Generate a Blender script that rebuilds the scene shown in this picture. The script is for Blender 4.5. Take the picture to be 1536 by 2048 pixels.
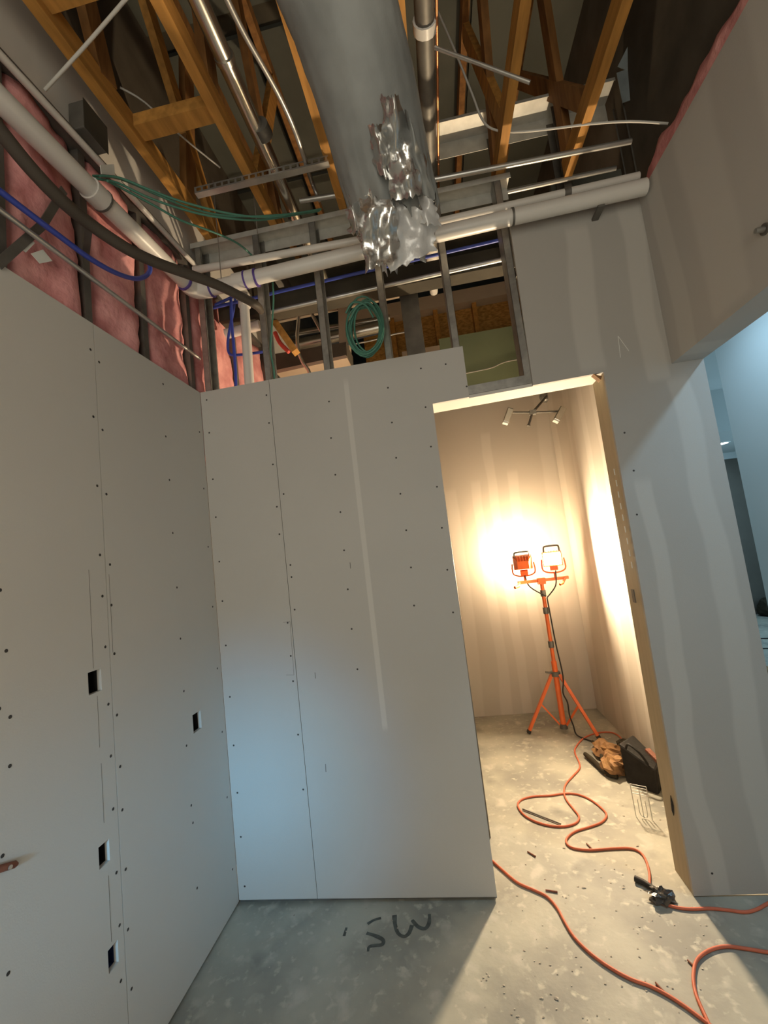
import bpy, bmesh, math, random
from mathutils import Vector, Matrix, noise
random.seed(7)
S = bpy.context.scene
for o in list(bpy.data.objects): bpy.data.objects.remove(o)
COL = S.collection
# ------------------------------------------------------------------ camera
FPX, PITCH, YAW, ROLL = 850.0, 5.855, -7.174, 6.792
CAM = Vector((1.166, -2.052, 1.55))
_p, _y, _r = map(math.radians, (PITCH, YAW, ROLL))
FW = Vector((math.sin(_y)*math.cos(_p), math.cos(_y)*math.cos(_p), math.sin(_p)))
_rt = Vector((math.cos(_y), -math.sin(_y), 0)); _up = _rt.cross(FW)
RT = math.cos(_r)*_rt - math.sin(_r)*_up
UP = math.sin(_r)*_rt + math.cos(_r)*_up
cd = bpy.data.cameras.new('camera'); cam = bpy.data.objects.new('camera', cd); COL.objects.link(cam)
cd.sensor_fit = 'VERTICAL'; cd.sensor_height = 36; cd.lens = FPX/2048*36; cd.clip_start = 0.02; cd.clip_end = 100
M = Matrix.Identity(4)
for i, v in enumerate((RT, UP, -FW)):
    for j in range(3): M[j][i] = v[j]
M.translation = CAM; cam.matrix_world = M
S.camera = cam
# ------------------------------------------------------------------ world, lights, exposure
w = bpy.data.worlds.new('world'); S.world = w; w.use_nodes = True
w.node_tree.nodes['Background'].inputs[0].default_value = (.55, .62, .7, 1)
w.node_tree.nodes['Background'].inputs[1].default_value = .05
S.view_settings.view_transform = 'Standard'; S.view_settings.look = 'None'
S.view_settings.exposure = 0.0; S.view_settings.gamma = 1; S.view_settings.use_curve_mapping = False

def area(name, loc, direction, sx, sy, power, col, spread=180):
    d = bpy.data.lights.new(name, 'AREA'); d.shape = 'RECTANGLE'; d.size = sx; d.size_y = sy
    d.energy = power; d.color = col; d.spread = math.radians(spread)
    o = bpy.data.objects.new(name, d); COL.objects.link(o)
    o.location = loc; o.rotation_euler = Vector(direction).to_track_quat('-Z', 'Y').to_euler()
    return o
area('rear_corner_beam', (.80, -4.28, 1.75), (-.66, 4.28, -1.25), .35, .35, 1.45, (.13, .58, 1), 20)  # added cool beam from an unseen source, aimed low at the back left corner
area('hall_cool_area', (6.9, 2.6, 1.6), (-1, -.2, 0), 2.0, 1.6, 60, (.5, .8, 1))  # cool area light inside the far hall; no window is built there
area('rear_fill_light', (1.1, -4.30, 1.75), (-.5, 1, .5), 1.7, 2.9, 56, (1, .92, .76))  # added soft fill behind the camera to lift the whole room

def at(u, v, ax, val):
    "point where the sight line of a measured picture point meets a known plane of the room"
    d = FW + RT*((u-768)/FPX) + UP*((1024-v)/FPX)
    i = 'xyz'.index(ax); return CAM + d*((val-CAM[i])/d[i])
def pts(ax, val, *uv): return [at(u, v, ax, val) for u, v in uv]

# ------------------------------------------------------------------ mesh helpers
class MB:
    def __init__(s): s.v = []; s.f = []; s.sm = []
    def add(s, vs, fs, smooth=False):
        n = len(s.v); s.v += [Vector(v) for v in vs]; s.f += [[n+i for i in f] for f in fs]; s.sm += [smooth]*len(fs)
        return s
    def box(s, a, b, c=0.0):
        a = Vector(a); b = Vector(b)
        x0, y0, z0 = (min(a[i], b[i]) for i in range(3)); x1, y1, z1 = (max(a[i], b[i]) for i in range(3))
        return s.add([(x0,y0,z0),(x1,y0,z0),(x1,y1,z0),(x0,y1,z0),(x0,y0,z1),(x1,y0,z1),(x1,y1,z1),(x0,y1,z1)],
                     [(0,3,2,1),(4,5,6,7),(0,1,5,4),(1,2,6,5),(2,3,7,6),(3,0,4,7)])
    def bar(s, p, q, wx, wy, side=None):
        "rectangular bar from p to q, wx wide across 'side', wy across the other"
        p = Vector(p); q = Vector(q); d = (q-p).normalized()
        side = Vector(side) if side else (Vector((0,0,1)) if abs(d.z) < .8 else Vector((1,0,0)))
        a = (side - d*side.dot(d)).normalized(); b = d.cross(a)
        vs = [e + a*(i*wx/2) + b*(j*wy/2) for e in (p, q) for i, j in ((-1,-1),(1,-1),(1,1),(-1,1))]
        return s.add(vs, [(3,2,1,0),(4,5,6,7),(0,1,5,4),(1,2,6,5),(2,3,7,6),(3,0,4,7)])
    def prism(s, poly, ax, d0, d1):
        "polygon in the plane normal to ax (the two other coordinates in xyz order), from d0 to d1"
        i = 'xyz'.index(ax); n = len(poly)
        def mk(p, d): l = list(p); l.insert(i, d); return l
        vs = [mk(p, d0) for p in poly] + [mk(p, d1) for p in poly]
        f = [list(range(n)), list(range(2*n-1, n-1, -1))] + [[(k+1)%n, k, n+k, n+(k+1)%n] for k in range(n)]
        return s.add(vs, f)
    def tube(s, P, r, n=10, smooth_path=0, cap=True):
        P = [Vector(p) for p in P]
        if smooth_path: P = spline(P, smooth_path)
        R = list(r) if isinstance(r, (list, tuple)) else [r]*len(P)
        if len(R) != len(P): R = [R[int(k*(len(R)-1)/(len(P)-1))]*(1-(k*(len(R)-1)/(len(P)-1)) % 1)+R[min(int(k*(len(R)-1)/(len(P)-1))+1, len(R)-1)]*((k*(len(R)-1)/(len(P)-1)) % 1) for k in range(len(P))]
        t = (P[1]-P[0]).normalized(); a = t.orthogonal().normalized(); vs = []; fs = []
        for k, p in enumerate(P):
            t2 = (P[min(k+1, len(P)-1)]-P[max(k-1, 0)])
            t2 = t2.normalized() if t2.length > 1e-9 else t
            a = (a - t2*a.dot(t2)).normalized(); b = t2.cross(a); t = t2
            for j in range(n):
                g = 2*math.pi*j/n; vs.append(p + (a*math.cos(g)+b*math.sin(g))*R[k])
        for k in range(len(P)-1):
            for j in range(n):
                fs.append((k*n+j, k*n+(j+1)%n, (k+1)*n+(j+1)%n, (k+1)*n+j))
        s.add(vs, fs, True)
        if cap:
            s.add(vs[:n], [list(range(n-1, -1, -1))]); s.add(vs[-n:], [list(range(n))])
        return s
    def build(s, name, mat, parent=None, label=None, cat=None, group=None, kind=None, bevel=0, origin=None):
        xs = [v.x for v in s.v]; ys = [v.y for v in s.v]; zs = [v.z for v in s.v]
        O = Vector(origin) if origin else Vector(((min(xs)+max(xs))/2, (min(ys)+max(ys))/2, min(zs)))
        me = bpy.data.meshes.new(name); me.from_pydata([v-O for v in s.v], [], s.f)
        bm = bmesh.new(); bm.from_mesh(me); bmesh.ops.recalc_face_normals(bm, faces=bm.faces); bm.to_mesh(me); bm.free()
        me.polygons.foreach_set('use_smooth', s.sm); me.materials.append(mat); me.update()
        o = bpy.data.objects.new(name, me); COL.objects.link(o)
        place(o, O, parent)
        if bevel:
            m = o.modifiers.new('bevel', 'BEVEL'); m.width = bevel; m.segments = 2; m.limit_method = 'ANGLE'
        tag(o, label, cat, group, kind)
        return o
WL = {}
def place(o, O, parent):
    if parent: o.parent = parent; o.location = O - WL[parent.name]
    else: o.location = O
    WL[o.name] = Vector(O)
def tag(o, label=None, cat=None, group=None, kind=None):
    for k, v in (('label', label), ('category', cat), ('group', group), ('kind', kind)):
        if v: o[k] = v
def empty(name, loc, label=None, cat=None, group=None, kind=None):
    o = bpy.data.objects.new(name, None); o.empty_display_size = .05; COL.objects.link(o)
    place(o, Vector(loc), None); tag(o, label, cat, group, kind); return o
def spline(P, k):
    out = []
    for i in range(len(P)-1):
        p0 = P[max(i-1, 0)]; p1 = P[i]; p2 = P[i+1]; p3 = P[min(i+2, len(P)-1)]
        for j in range(k):
            t = j/k
            out.append(.5*((2*p1)+(p2-p0)*t+(2*p0-5*p1+4*p2-p3)*t*t+(3*p1-p0-3*p2+p3)*t**3))
    return out+[P[-1]]

# ------------------------------------------------------------------ materials
def mat(name, col, rough=.7, metal=0., var=.0, scale=8., bump=0., bscale=60., col2=None, spec=.3, stretch=None, emit=None, es=0):
    m = bpy.data.materials.new(name); m.use_nodes = True; nt = m.node_tree; b = nt.nodes['Principled BSDF']
    b.inputs['Base Color'].default_value = (*col, 1); b.inputs['Roughness'].default_value = rough
    b.inputs['Metallic'].default_value = metal; b.inputs['Specular IOR Level'].default_value = spec
    geo = nt.nodes.new('ShaderNodeNewGeometry'); src = geo.outputs['Position']
    if stretch:
        mp = nt.nodes.new('ShaderNodeMapping'); mp.inputs['Scale'].default_value = stretch
        nt.links.new(src, mp.inputs[0]); src = mp.outputs[0]
    if var or col2:
        n = nt.nodes.new('ShaderNodeTexNoise'); n.inputs['Scale'].default_value = scale; n.inputs['Detail'].default_value = 5
        nt.links.new(src, n.inputs['Vector'])
        r = nt.nodes.new('ShaderNodeValToRGB'); c2 = col2 or tuple(c*(1-var) for c in col)
        r.color_ramp.elements[0].position = .35; r.color_ramp.elements[1].position = .65
        r.color_ramp.elements[0].color = (*c2, 1); r.color_ramp.elements[1].color = (*col, 1)
        nt.links.new(n.outputs['Fac'], r.inputs[0]); nt.links.new(r.outputs[0], b.inputs['Base Color'])
    if bump:
        n = nt.nodes.new('ShaderNodeTexNoise'); n.inputs['Scale'].default_value = bscale; n.inputs['Detail'].default_value = 4
        nt.links.new(src, n.inputs['Vector'])
        bp = nt.nodes.new('ShaderNodeBump'); bp.inputs['Strength'].default_value = bump; bp.inputs['Distance'].default_value = .01
        nt.links.new(n.outputs['Fac'], bp.inputs['Height']); nt.links.new(bp.outputs[0], b.inputs['Normal'])
    if emit:
        b.inputs['Emission Color'].default_value = (*emit, 1); b.inputs['Emission Strength'].default_value = es
    return m
def banded(name, col, bandcol, bands, ax=0, rough=.75, wobble=.05):
    """drywall paper with trowelled bands of joint compound: bands = (centre, half width, low z, high z) across axis ax"""
    m = mat(name, col, rough, var=.05, scale=1.5, bump=.05, bscale=200); nt = m.node_tree; N = nt.nodes.new; L = nt.links.new
    b = nt.nodes['Principled BSDF']; geo = N('ShaderNodeNewGeometry')
    nz = N('ShaderNodeTexNoise'); nz.inputs['Scale'].default_value = 1.1; L(geo.outputs['Position'], nz.inputs['Vector'])
    sep = N('ShaderNodeSeparateXYZ'); L(geo.outputs['Position'], sep.inputs[0])
    def mth(op, a, b_=None, c=None):
        n = N('ShaderNodeMath'); n.operation = op
        for i, q in enumerate((a, b_, c)):
            if q is None: continue
            if isinstance(q, (int, float)): n.inputs[i].default_value = q
            else: L(q, n.inputs[i])
        return n.outputs[0]
    wob = mth('MULTIPLY', mth('SUBTRACT', nz.outputs['Fac'], .5), wobble*3)
    xx = mth('ADD', sep.outputs[ax], wob); tot = None
    def step(v, lo, hi):
        n = N('ShaderNodeMapRange'); n.interpolation_type = 'SMOOTHSTEP'; n.inputs[1].default_value = lo; n.inputs[2].default_value = hi
        L(v, n.inputs[0]); return n.outputs[0]
    for c, hw, z0, z1 in bands:
        k = step(mth('ABSOLUTE', mth('SUBTRACT', xx, c)), hw*1.15, hw*.75)
        k = mth('MULTIPLY', k, step(sep.outputs[2], z0-.02, z0+.02)); k = mth('MULTIPLY', k, step(sep.outputs[2], z1+.03, z1-.03))
        tot = k if tot is None else mth('MAXIMUM', tot, k)
    old = b.inputs['Base Color'].links[0].from_socket
    mx = N('ShaderNodeMix'); mx.data_type = 'RGBA'; L(tot, mx.inputs[0]); L(old, mx.inputs[6]); mx.inputs[7].default_value = (*bandcol, 1)
    L(mx.outputs[2], b.inputs['Base Color']); return m

DRY = (.56, .545, .515); COMP = (.66, .64, .60)
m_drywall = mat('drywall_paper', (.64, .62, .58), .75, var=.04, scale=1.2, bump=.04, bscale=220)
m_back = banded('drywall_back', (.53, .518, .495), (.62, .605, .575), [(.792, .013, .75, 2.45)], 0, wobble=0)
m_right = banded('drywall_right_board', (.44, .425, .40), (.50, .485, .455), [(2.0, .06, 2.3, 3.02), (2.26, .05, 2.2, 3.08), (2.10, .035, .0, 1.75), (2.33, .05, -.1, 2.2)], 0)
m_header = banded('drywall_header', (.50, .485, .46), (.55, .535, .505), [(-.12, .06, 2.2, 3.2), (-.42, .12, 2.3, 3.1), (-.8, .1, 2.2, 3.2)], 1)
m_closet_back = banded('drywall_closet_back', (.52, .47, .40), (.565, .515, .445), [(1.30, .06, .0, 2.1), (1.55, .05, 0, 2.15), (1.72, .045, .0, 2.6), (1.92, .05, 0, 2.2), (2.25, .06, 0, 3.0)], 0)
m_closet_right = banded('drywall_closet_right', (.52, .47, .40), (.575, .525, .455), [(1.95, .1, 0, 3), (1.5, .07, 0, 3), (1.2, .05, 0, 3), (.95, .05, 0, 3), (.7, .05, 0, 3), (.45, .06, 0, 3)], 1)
m_hall = mat('hall_white_wall', (.66, .70, .70), .55, var=.05, scale=1.0)
m_green_board = mat('moisture_board_green', (.30, .36, .22), .8, var=.1, scale=3)
m_tan_board = mat('tan_drywall_back_paper', (.50, .40, .30), .8, var=.1, scale=4)
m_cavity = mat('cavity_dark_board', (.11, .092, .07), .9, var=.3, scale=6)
m_steel = mat('galvanised_steel', (.42, .42, .40), .42, .75, var=.25, scale=25, bump=.03, bscale=90)
m_steel_dark = mat('dull_steel', (.20, .19, .17), .55, .5, var=.25, scale=14)
m_track = mat('zinc_track', (.62, .62, .58), .45, .35, var=.15, scale=20)
m_flash = mat('bluish_sheet_metal', (.40, .47, .50), .45, .25, var=.3, scale=9)
m_chrome = mat('bright_conduit', (.72, .70, .64), .22, .95, var=.1, scale=12)
m_emt = mat('conduit_zinc', (.55, .55, .53), .35, .8, var=.1, scale=20)
m_wood = mat('truss_lumber', (.56, .275, .065), .7, var=.35, scale=5, stretch=(6, .8, 6), bump=.08, bscale=40)
m_wood_dark = mat('web_lumber', (.34, .16, .05), .75, var=.4, scale=5, stretch=(5, 5, .8))
m_osb = mat('oriented_strand_board', (.55, .30, .08), .7, col2=(.30, .15, .035), scale=28, stretch=(1, 1, 2.5), bump=.2, bscale=40)
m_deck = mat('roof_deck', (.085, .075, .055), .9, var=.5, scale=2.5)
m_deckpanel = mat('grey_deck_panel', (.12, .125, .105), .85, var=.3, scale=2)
m_pink = mat('pink_fibreglass', (.86, .43, .42), .95, col2=(.62, .25, .25), scale=9, bump=.6, bscale=35, spec=.05)
m_pvc = mat('white_pvc', (.72, .70, .66), .35, var=.05, scale=6, spec=.5)
m_primer = mat('purple_primer', (.11, .07, .30), .5)
m_black = mat('black_rubber', (.035, .032, .028), .6)
m_blackhose = mat('dark_brown_hose', (.075, .062, .05), .55)
m_blue = mat('blue_pex', (.045, .075, .42), .4, spec=.5)
m_greenwire = mat('green_cable', (.075, .22, .165), .5, spec=.4)
m_whitewire = mat('white_cable', (.60, .59, .55), .5)
m_orange = mat('orange_enamel', (.85, .17, .04), .4, spec=.5, var=.1, scale=10)
m_cord = mat('orange_cord', (.66, .17, .09), .5, var=.12, scale=20)
m_jacket = mat('duct_jacket_grey', (.33, .345, .34), .62, .12, var=.28, scale=4, bump=.5, bscale=11)
m_foil = mat('torn_foil', (.62, .62, .61), .24, .88, bump=.28, bscale=26)
m_foil_white = mat('plastic_liner', (.60, .60, .60), .35, .25, bump=.3, bscale=30)
m_paper = mat('white_tag', (.78, .80, .76), .6)
m_dark = mat('hole_dark', (.02, .02, .022), .9)
m_bluebox = mat('dark_blue_box', (.03, .05, .14), .5)
m_screw = mat('black_screw', (.05, .047, .045), .6)
m_tan_leather = mat('tan_leather', (.40, .22, .09), .7, col2=(.18, .09, .04), scale=14, bump=.3, bscale=40)
m_bag = mat('black_nylon', (.022, .020, .018), .65, var=.3, scale=20, bump=.3, bscale=50)
m_rust = mat('rusty_brown', (.28, .11, .07), .6, var=.3, scale=40)
m_lit_edge = mat('orange_lit_edge', (.60, .26, .12), .35, .8)  # colour of the orange light along the vent pipe edge
m_paint = mat('dark_floor_paint', (.12, .13, .12), .7, var=.4, scale=30)
m_glasslit = mat('lit_halogen_glass', (1, .95, .85), .3, emit=(1, .86, .62), es=60)
m_led = mat('lit_led_disc', (1, 1, 1), .3, emit=(.92, .97, 1), es=14)
m_chip = mat('plaster_crumbs', (.55, .50, .42), .8, var=.4, scale=60)
m_brown = mat('dark_brown_fabric', (.045, .035, .02), .9, var=.3, scale=15)
m_red = mat('red_fitting', (.55, .06, .04), .4)
# concrete
m_floor = mat('concrete', (.44, .425, .35), .62, col2=(.25, .245, .215), scale=2.6, bump=.10, bscale=40, spec=.42)
def concrete():
    nt = m_floor.node_tree; N = nt.nodes.new; L = nt.links.new; b = nt.nodes['Principled BSDF']; old = b.inputs['Base Color'].links[0].from_socket
    geo = N('ShaderNodeNewGeometry'); n = N('ShaderNodeTexNoise'); n.inputs['Scale'].default_value = 9; n.inputs['Detail'].default_value = 8; n.inputs['Distortion'].default_value = .35
    L(geo.outputs['Position'], n.inputs['Vector']); r = N('ShaderNodeValToRGB'); r.color_ramp.elements[0].position = .57; r.color_ramp.elements[1].position = .72
    L(n.outputs['Fac'], r.inputs[0]); mx = N('ShaderNodeMix'); mx.data_type = 'RGBA'; L(r.outputs[0], mx.inputs[0]); L(old, mx.inputs[6]); mx.inputs[7].default_value = (.50, .475, .405, 1)
    n2 = N('ShaderNodeTexNoise'); n2.inputs['Scale'].default_value = 3.7; n2.inputs['Detail'].default_value = 4; mp = N('ShaderNodeMapping'); mp.inputs['Location'].default_value = (5, 3, 1)
    L(geo.outputs['Position'], mp.inputs[0]); L(mp.outputs[0], n2.inputs['Vector']); r2 = N('ShaderNodeValToRGB'); r2.color_ramp.elements[0].position = .60; r2.color_ramp.elements[1].position = .75
    L(n2.outputs['Fac'], r2.inputs[0]); mx2 = N('ShaderNodeMix'); mx2.data_type = 'RGBA'; L(r2.outputs[0], mx2.inputs[0]); L(mx.outputs[2], mx2.inputs[6]); mx2.inputs[7].default_value = (.20, .20, .175, 1)
    n3 = N('ShaderNodeTexNoise'); n3.inputs['Scale'].default_value = 24; n3.inputs['Detail'].default_value = 6; n3.inputs['Distortion'].default_value = .15
    L(geo.outputs['Position'], n3.inputs['Vector']); r3 = N('ShaderNodeValToRGB'); r3.color_ramp.elements[0].position = .58; r3.color_ramp.elements[1].position = .70
    L(n3.outputs['Fac'], r3.inputs[0]); mx3 = N('ShaderNodeMix'); mx3.data_type = 'RGBA'; L(r3.outputs[0], mx3.inputs[0]); L(mx2.outputs[2], mx3.inputs[6]); mx3.inputs[7].default_value = (.51, .485, .405, 1)
    L(mx3.outputs[2], b.inputs['Base Color'])
concrete()

# ------------------------------------------------------------------ key room dimensions
H = 2.527; T = .15; D1, D2, HD = 1.203, 2.005, 2.268; XS, XE = 2.314, 2.45; YC, XC = 2.05, 2.32
ZTOP = 3.11; ZR = 4.75; YB = -4.4; XH = 3.48

# ================================================================== STRUCTURE
MB().box((-1.5, YB, -.12), (7.2, 6.2, 0)).build('floor', m_floor, kind='structure', label='bare mottled concrete slab floor', origin=(0, 0, 0))
FLOOR = bpy.data.objects['floor']
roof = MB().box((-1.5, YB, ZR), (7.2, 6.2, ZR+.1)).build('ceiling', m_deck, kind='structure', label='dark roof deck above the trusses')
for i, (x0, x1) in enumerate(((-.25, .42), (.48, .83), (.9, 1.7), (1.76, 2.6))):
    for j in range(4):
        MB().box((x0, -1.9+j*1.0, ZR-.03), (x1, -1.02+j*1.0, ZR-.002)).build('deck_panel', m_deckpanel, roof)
# ---- left wall
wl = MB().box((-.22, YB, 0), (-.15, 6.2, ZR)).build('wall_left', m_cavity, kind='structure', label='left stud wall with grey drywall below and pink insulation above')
SEAM = -.703
def holed_sheet(y0, y1, z0, z1, holes, name='drywall_sheet'):
    """x = 0 is the room face; 16 mm board with real cut-outs"""
    ys = sorted({y0, y1} | {h[0] for h in holes} | {h[1] for h in holes}); zs = sorted({z0, z1} | {h[2] for h in holes} | {h[3] for h in holes})
    mb = MB()
    for a, b in zip(ys, ys[1:]):
        for c, d in zip(zs, zs[1:]):
            if any(h[0] <= a and b <= h[1] and h[2] <= c and d <= h[3] for h in holes): continue
            mb.add([(0,a,c),(0,b,c),(0,b,d),(0,a,d)], [(0,1,2,3)]); mb.add([(-.016,a,c),(-.016,b,c),(-.016,b,d),(-.016,a,d)], [(3,2,1,0)])
    def rim(a, b, c, d, s):
        q = [(a, c), (b, c), (b, d), (a, d)]
        for k in range(4):
            p, r = q[k], q[(k+1) % 4]; f = (0, 1, 2, 3) if s else (3, 2, 1, 0)
            mb.add([(0,*p),(-.016,*p),(-.016,*r),(0,*r)], [f])
    rim(y0, y1, z0, z1, True)
    for h in holes: rim(h[0], h[1], h[2], h[3], False)
    return mb.build(name, m_drywall, wl)
OUT = [(-.797, -.744, 1.222, 1.292), (-.262, -.20, .885, .962), (-.787, -.745, .699, .763), (-.770, -.730, .392, .456)]
holed_sheet(SEAM+.0012, .0, .014, H, [OUT[1]])
holed_sheet(-1.925, SEAM-.0012, .014, H, [OUT[0], OUT[2], OUT[3]])
holed_sheet(-3.14, -1.928, .014, H, []); holed_sheet(YB, -3.143, .014, H, [])
for y in (-4.2, -3.75, -3.3, -2.85, -2.4, -1.95, -1.50, -1.03, -.712, -.395, -.035, .5, 1.0, 1.5):
    MB().box((-.15, y-.004, 0), (-.018, y+.028, 3.24)).build('stud', m_steel_dark, wl)
MB().box((-.15, YB, 3.24), (.0, 2.0, 3.275)).build('top_track', m_steel_dark, wl)
MB().box((-.05, YB, 3.275), (-.012, 2.0, 3.62)).build('upper_board', m_drywall, wl)
sc = MB()
def screws_left(lst):
    for y, z in lst:
        n = 7; r = .0052; vs = [(.0006, y+r*math.cos(2*math.pi*k/n), z+r*math.sin(2*math.pi*k/n)) for k in range(n)]
        sc.add(vs, [list(range(n))])
rr = random.Random(3)
L = []
z = .12
while z < 2.5:
    L.append((SEAM+.018+rr.uniform(-.003, .003), z+rr.uniform(-.02, .02))); L.append((SEAM-.02+rr.uniform(-.003, .003), z+.03+rr.uniform(-.02, .02))); z += .17 if z < 1.6 else .24
for z in (.3, .55, .62, .86, 1.08, 1.3, 1.52, 1.76, 2.0, 2.2, 2.45): L.append((-.315+rr.uniform(-.005, .005), z))
for z in (.18, .5, .8, 1.1, 1.4, 1.7, 2.0, 2.3): L.append((-.035, z))
for z in (.35, .66, .93, 1.13, 1.25, 1.28, 1.42, 1.58, 1.76, 2.0, 2.3): L.append((-1.06+rr.uniform(-.015, .015), z))
screws_left(L)
sc.build('screw_heads', m_screw, wl, kind='stuff')
# pencil lines beside the top cut-out
pl = MB()
for y, z0, z1 in ((-.775, 1.30, 1.62), (-.765, 1.05, 1.21), (-.69, 1.33, 1.6), (-.762, .82, 1.0), (-.755, .47, .66)):
    pl.box((.0, y, z0), (.0004, y+.0012, z1))
pl.build('pencil_line', m_steel_dark, wl)

# outlet boxes behind the cut-outs
for (a, b, c, d), lab, m in zip(OUT, ('empty dark wall box with green wire, highest cut-out in left drywall', 'empty wall box nearest the back corner with chipped white edge', 'empty dark wall box in the middle of the left drywall column', 'dark blue wall box, lowest cut-out in left drywall'), (m_dark, m_dark, m_dark, m_bluebox)):
    e = empty('outlet_box', (-.04, (a+b)/2, c), lab, 'wall box', 'wall boxes in the left drywall')
    mb = MB(); t = .002; x0 = -.075; x1 = -.018; a -= .003; b += .003; c -= .003; d += .003
    mb.box((x0, a, c), (x0+t, b, d)); mb.box((x0, a-t, c), (x1, a, d)); mb.box((x0, b, c), (x1, b+t, d)); mb.box((x0, a, c-t), (x1, b, c)); mb.box((x0, a, d), (x1, b, d+t))
    mb.build('box_shell', m, e)
    MB().tube([(-.07, a+.015, d-.01), (-.05, a+.02, (c+d)/2+.01), (-.045, a+.028, (c+d)/2-.01), (-.065, a+.02, c+.012)], .003, 6, 4).build('wire', m_greenwire if 'green' in lab else m_black, e)
p = at(0, 1740, 'x', 0)
e = empty('strap_end', (0.004, p.y, p.z-.01), 'rusty brown strap end fixed flat on the left drywall', 'strap')
MB().tube([(.006, p.y-.12, p.z+.045), (.006, p.y, p.z+.004), (.006, p.y+.03, p.z-.008), (.006, p.y+.037, p.z-.012)], [.009, .009, .0085, .004], 10).build('strap', m_rust, e)
MB().tube([(.012, p.y+.012, p.z-.002), (.017, p.y+.012, p.z-.002)], .005, 8).build('bolt', m_emt, e)

# ---- back wall: boards, studs, tracks
wb = empty('wall_back', (1.2, .08, 0), 'back wall of grey drywall sheets over open steel studs', kind='structure')
SX = .387
def sheet(poly, m, name='drywall_sheet', y0=0., y1=.016): return MB().prism(poly, 'y', y0, y1).build(name, m, wb)
sheet([(.002, .02), (SX-.0012, .02), (SX-.0012, H+.003), (.002, H)], m_back)
sheet([(SX+.0012, .02), (D1, .014), (D1+.008, 2.262), (1.39, 2.266), (1.393, H), (SX+.0012, H+.003)], m_back)
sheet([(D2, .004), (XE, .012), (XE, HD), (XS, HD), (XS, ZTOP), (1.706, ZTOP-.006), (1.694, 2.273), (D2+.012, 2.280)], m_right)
for x in (.022, .362, .683, 1.008, 1.348, 1.664):
    mb = MB(); y0, y1 = .018, .11; tp = 3.395; z0 = 0 if x < 1.2 else 2.30
    mb.box((x, y0, z0), (x+.034, y0+.0015, tp)); mb.box((x, y1-.0015, z0), (x+.034, y1, tp)); mb.box((x, y0, z0), (x+.0015, y1, tp))
    mb.box((x+.0325, y0, z0), (x+.034, y0+.009, tp)); mb.box((x+.0325, y1-.009, z0), (x+.034, y1, tp))
    mb.build('stud', m_steel, wb)
mb = MB(); mb.box((.0, .0155, 3.396), (1.75, .1125, 3.398)); mb.box((.0, .0135, 3.368), (1.75, .0155, 3.398)); mb.box((.0, .1125, 3.335), (1.75, .1145, 3.398)); mb.build('top_track', m_track, wb)
mb = MB(); mb.box((.0, .016, .0), (D1, .113, .002)); mb.box((.0, .113, .0), (D1, .115, .035)); mb.box((.0, .0165, .0), (D1-.032, .0185, .035)); mb.build('bottom_track', m_steel_dark, wb)
# door lining: header and jambs
mb = MB(); mb.prism([(D1+.006, 2.262), (D2+.012, 2.280), (D2+.012, 2.296), (D1+.006, 2.277)], 'y', .0162, T); mb.build('door_header_board', m_drywall, wb)
mb = MB(); mb.prism([(1.36, 2.282), (1.70, 2.290), (1.70, 2.335), (1.36, 2.327)], 'y', .0165, .11); mb.build('header_track', m_steel, wb)
mb = MB(); mb.prism([(D2+.002, .0), (D2+.03, .0), (D2+.042, 2.28), (D2+.014, 2.28)], 'y', .0165, T); jamb = mb.build('door_jamb', mat('jamb_raw_board', (.50, .42, .29), .7, var=.12, scale=8, stretch=(4, 4, .6)), wb)
mb = MB(); mb.prism([(D1-.03, .0), (D1-.002, .0), (D1+.006, 2.26), (D1-.022, 2.26)], 'y', .0165, T); mb.build('door_jamb', jamb.data.materials[0], wb)
MB().prism([(.045, .335), (.055, .37), (.062, .345), (.068, .30), (.058, .285)], 'x', D2-.0012, D2+.001).build('slot_hole', m_dark, jamb)
MB().prism([(.075, 1.20), (.10, 1.20), (.10, 1.26), (.075, 1.26)], 'x', D2+.003, D2+.0075).build('strike_plate', m_steel_dark, jamb)
sw = MB()
for k in range(9):
    sw.box((D2+.0055+k*.0003, .05+.002*k, 1.36+k*.055), (D2+.0085+k*.0003, .054+.002*k, 1.39+k*.055))
sw.build('plaster_nick', m_paper, jamb)
MB().prism([(D2-.035, 2.2795), (D2+.002, 2.262), (D2-.006, 2.245)], 'y', -.001, .03).build('torn_paper_flap', m_tan_leather, wb)
# screw heads of the back wall
sc = MB()
def screws_back(lst):
    for x, z in lst:
        n = 7; r = .0048; vs = [(x+r*math.cos(2*math.pi*k/n), -.0006, z+r*math.sin(2*math.pi*k/n)) for k in range(n)]
        sc.add(vs, [list(range(n))])
L = []
for z in (.08, .3, .5, .72, .95, 1.2, 1.42, 1.62, 1.85, 2.05, 2.3, 2.48): L.append((.035, z))
z = 1.0
for z in (1.0, 1.12, 1.28, 1.34, 1.5, 1.56, 1.72, 1.86, 1.92, 2.08, 2.3, 2.45): L.append((SX+rr.choice((-.02, .022)), z))
for z in (.75, .5): L.append((SX-.02, z))
for k in range(8): L.append((.69+rr.uniform(-.006, .006), 1.03+k*.19))
for k in range(7): L.append((1.0+rr.uniform(-.006, .006), 1.3+k*.18))
for k in range(7): L.append((1.175+rr.uniform(-.004, .004), 1.25+k*.2))
L += [(2.06, 1.98), (2.07, 1.8), (2.05, 1.6), (2.09, .09), (1.385, 2.32), (1.30, 2.45)]
screws_back(L); sc.build('screw_heads', m_screw, wb, kind='stuff')
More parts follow.
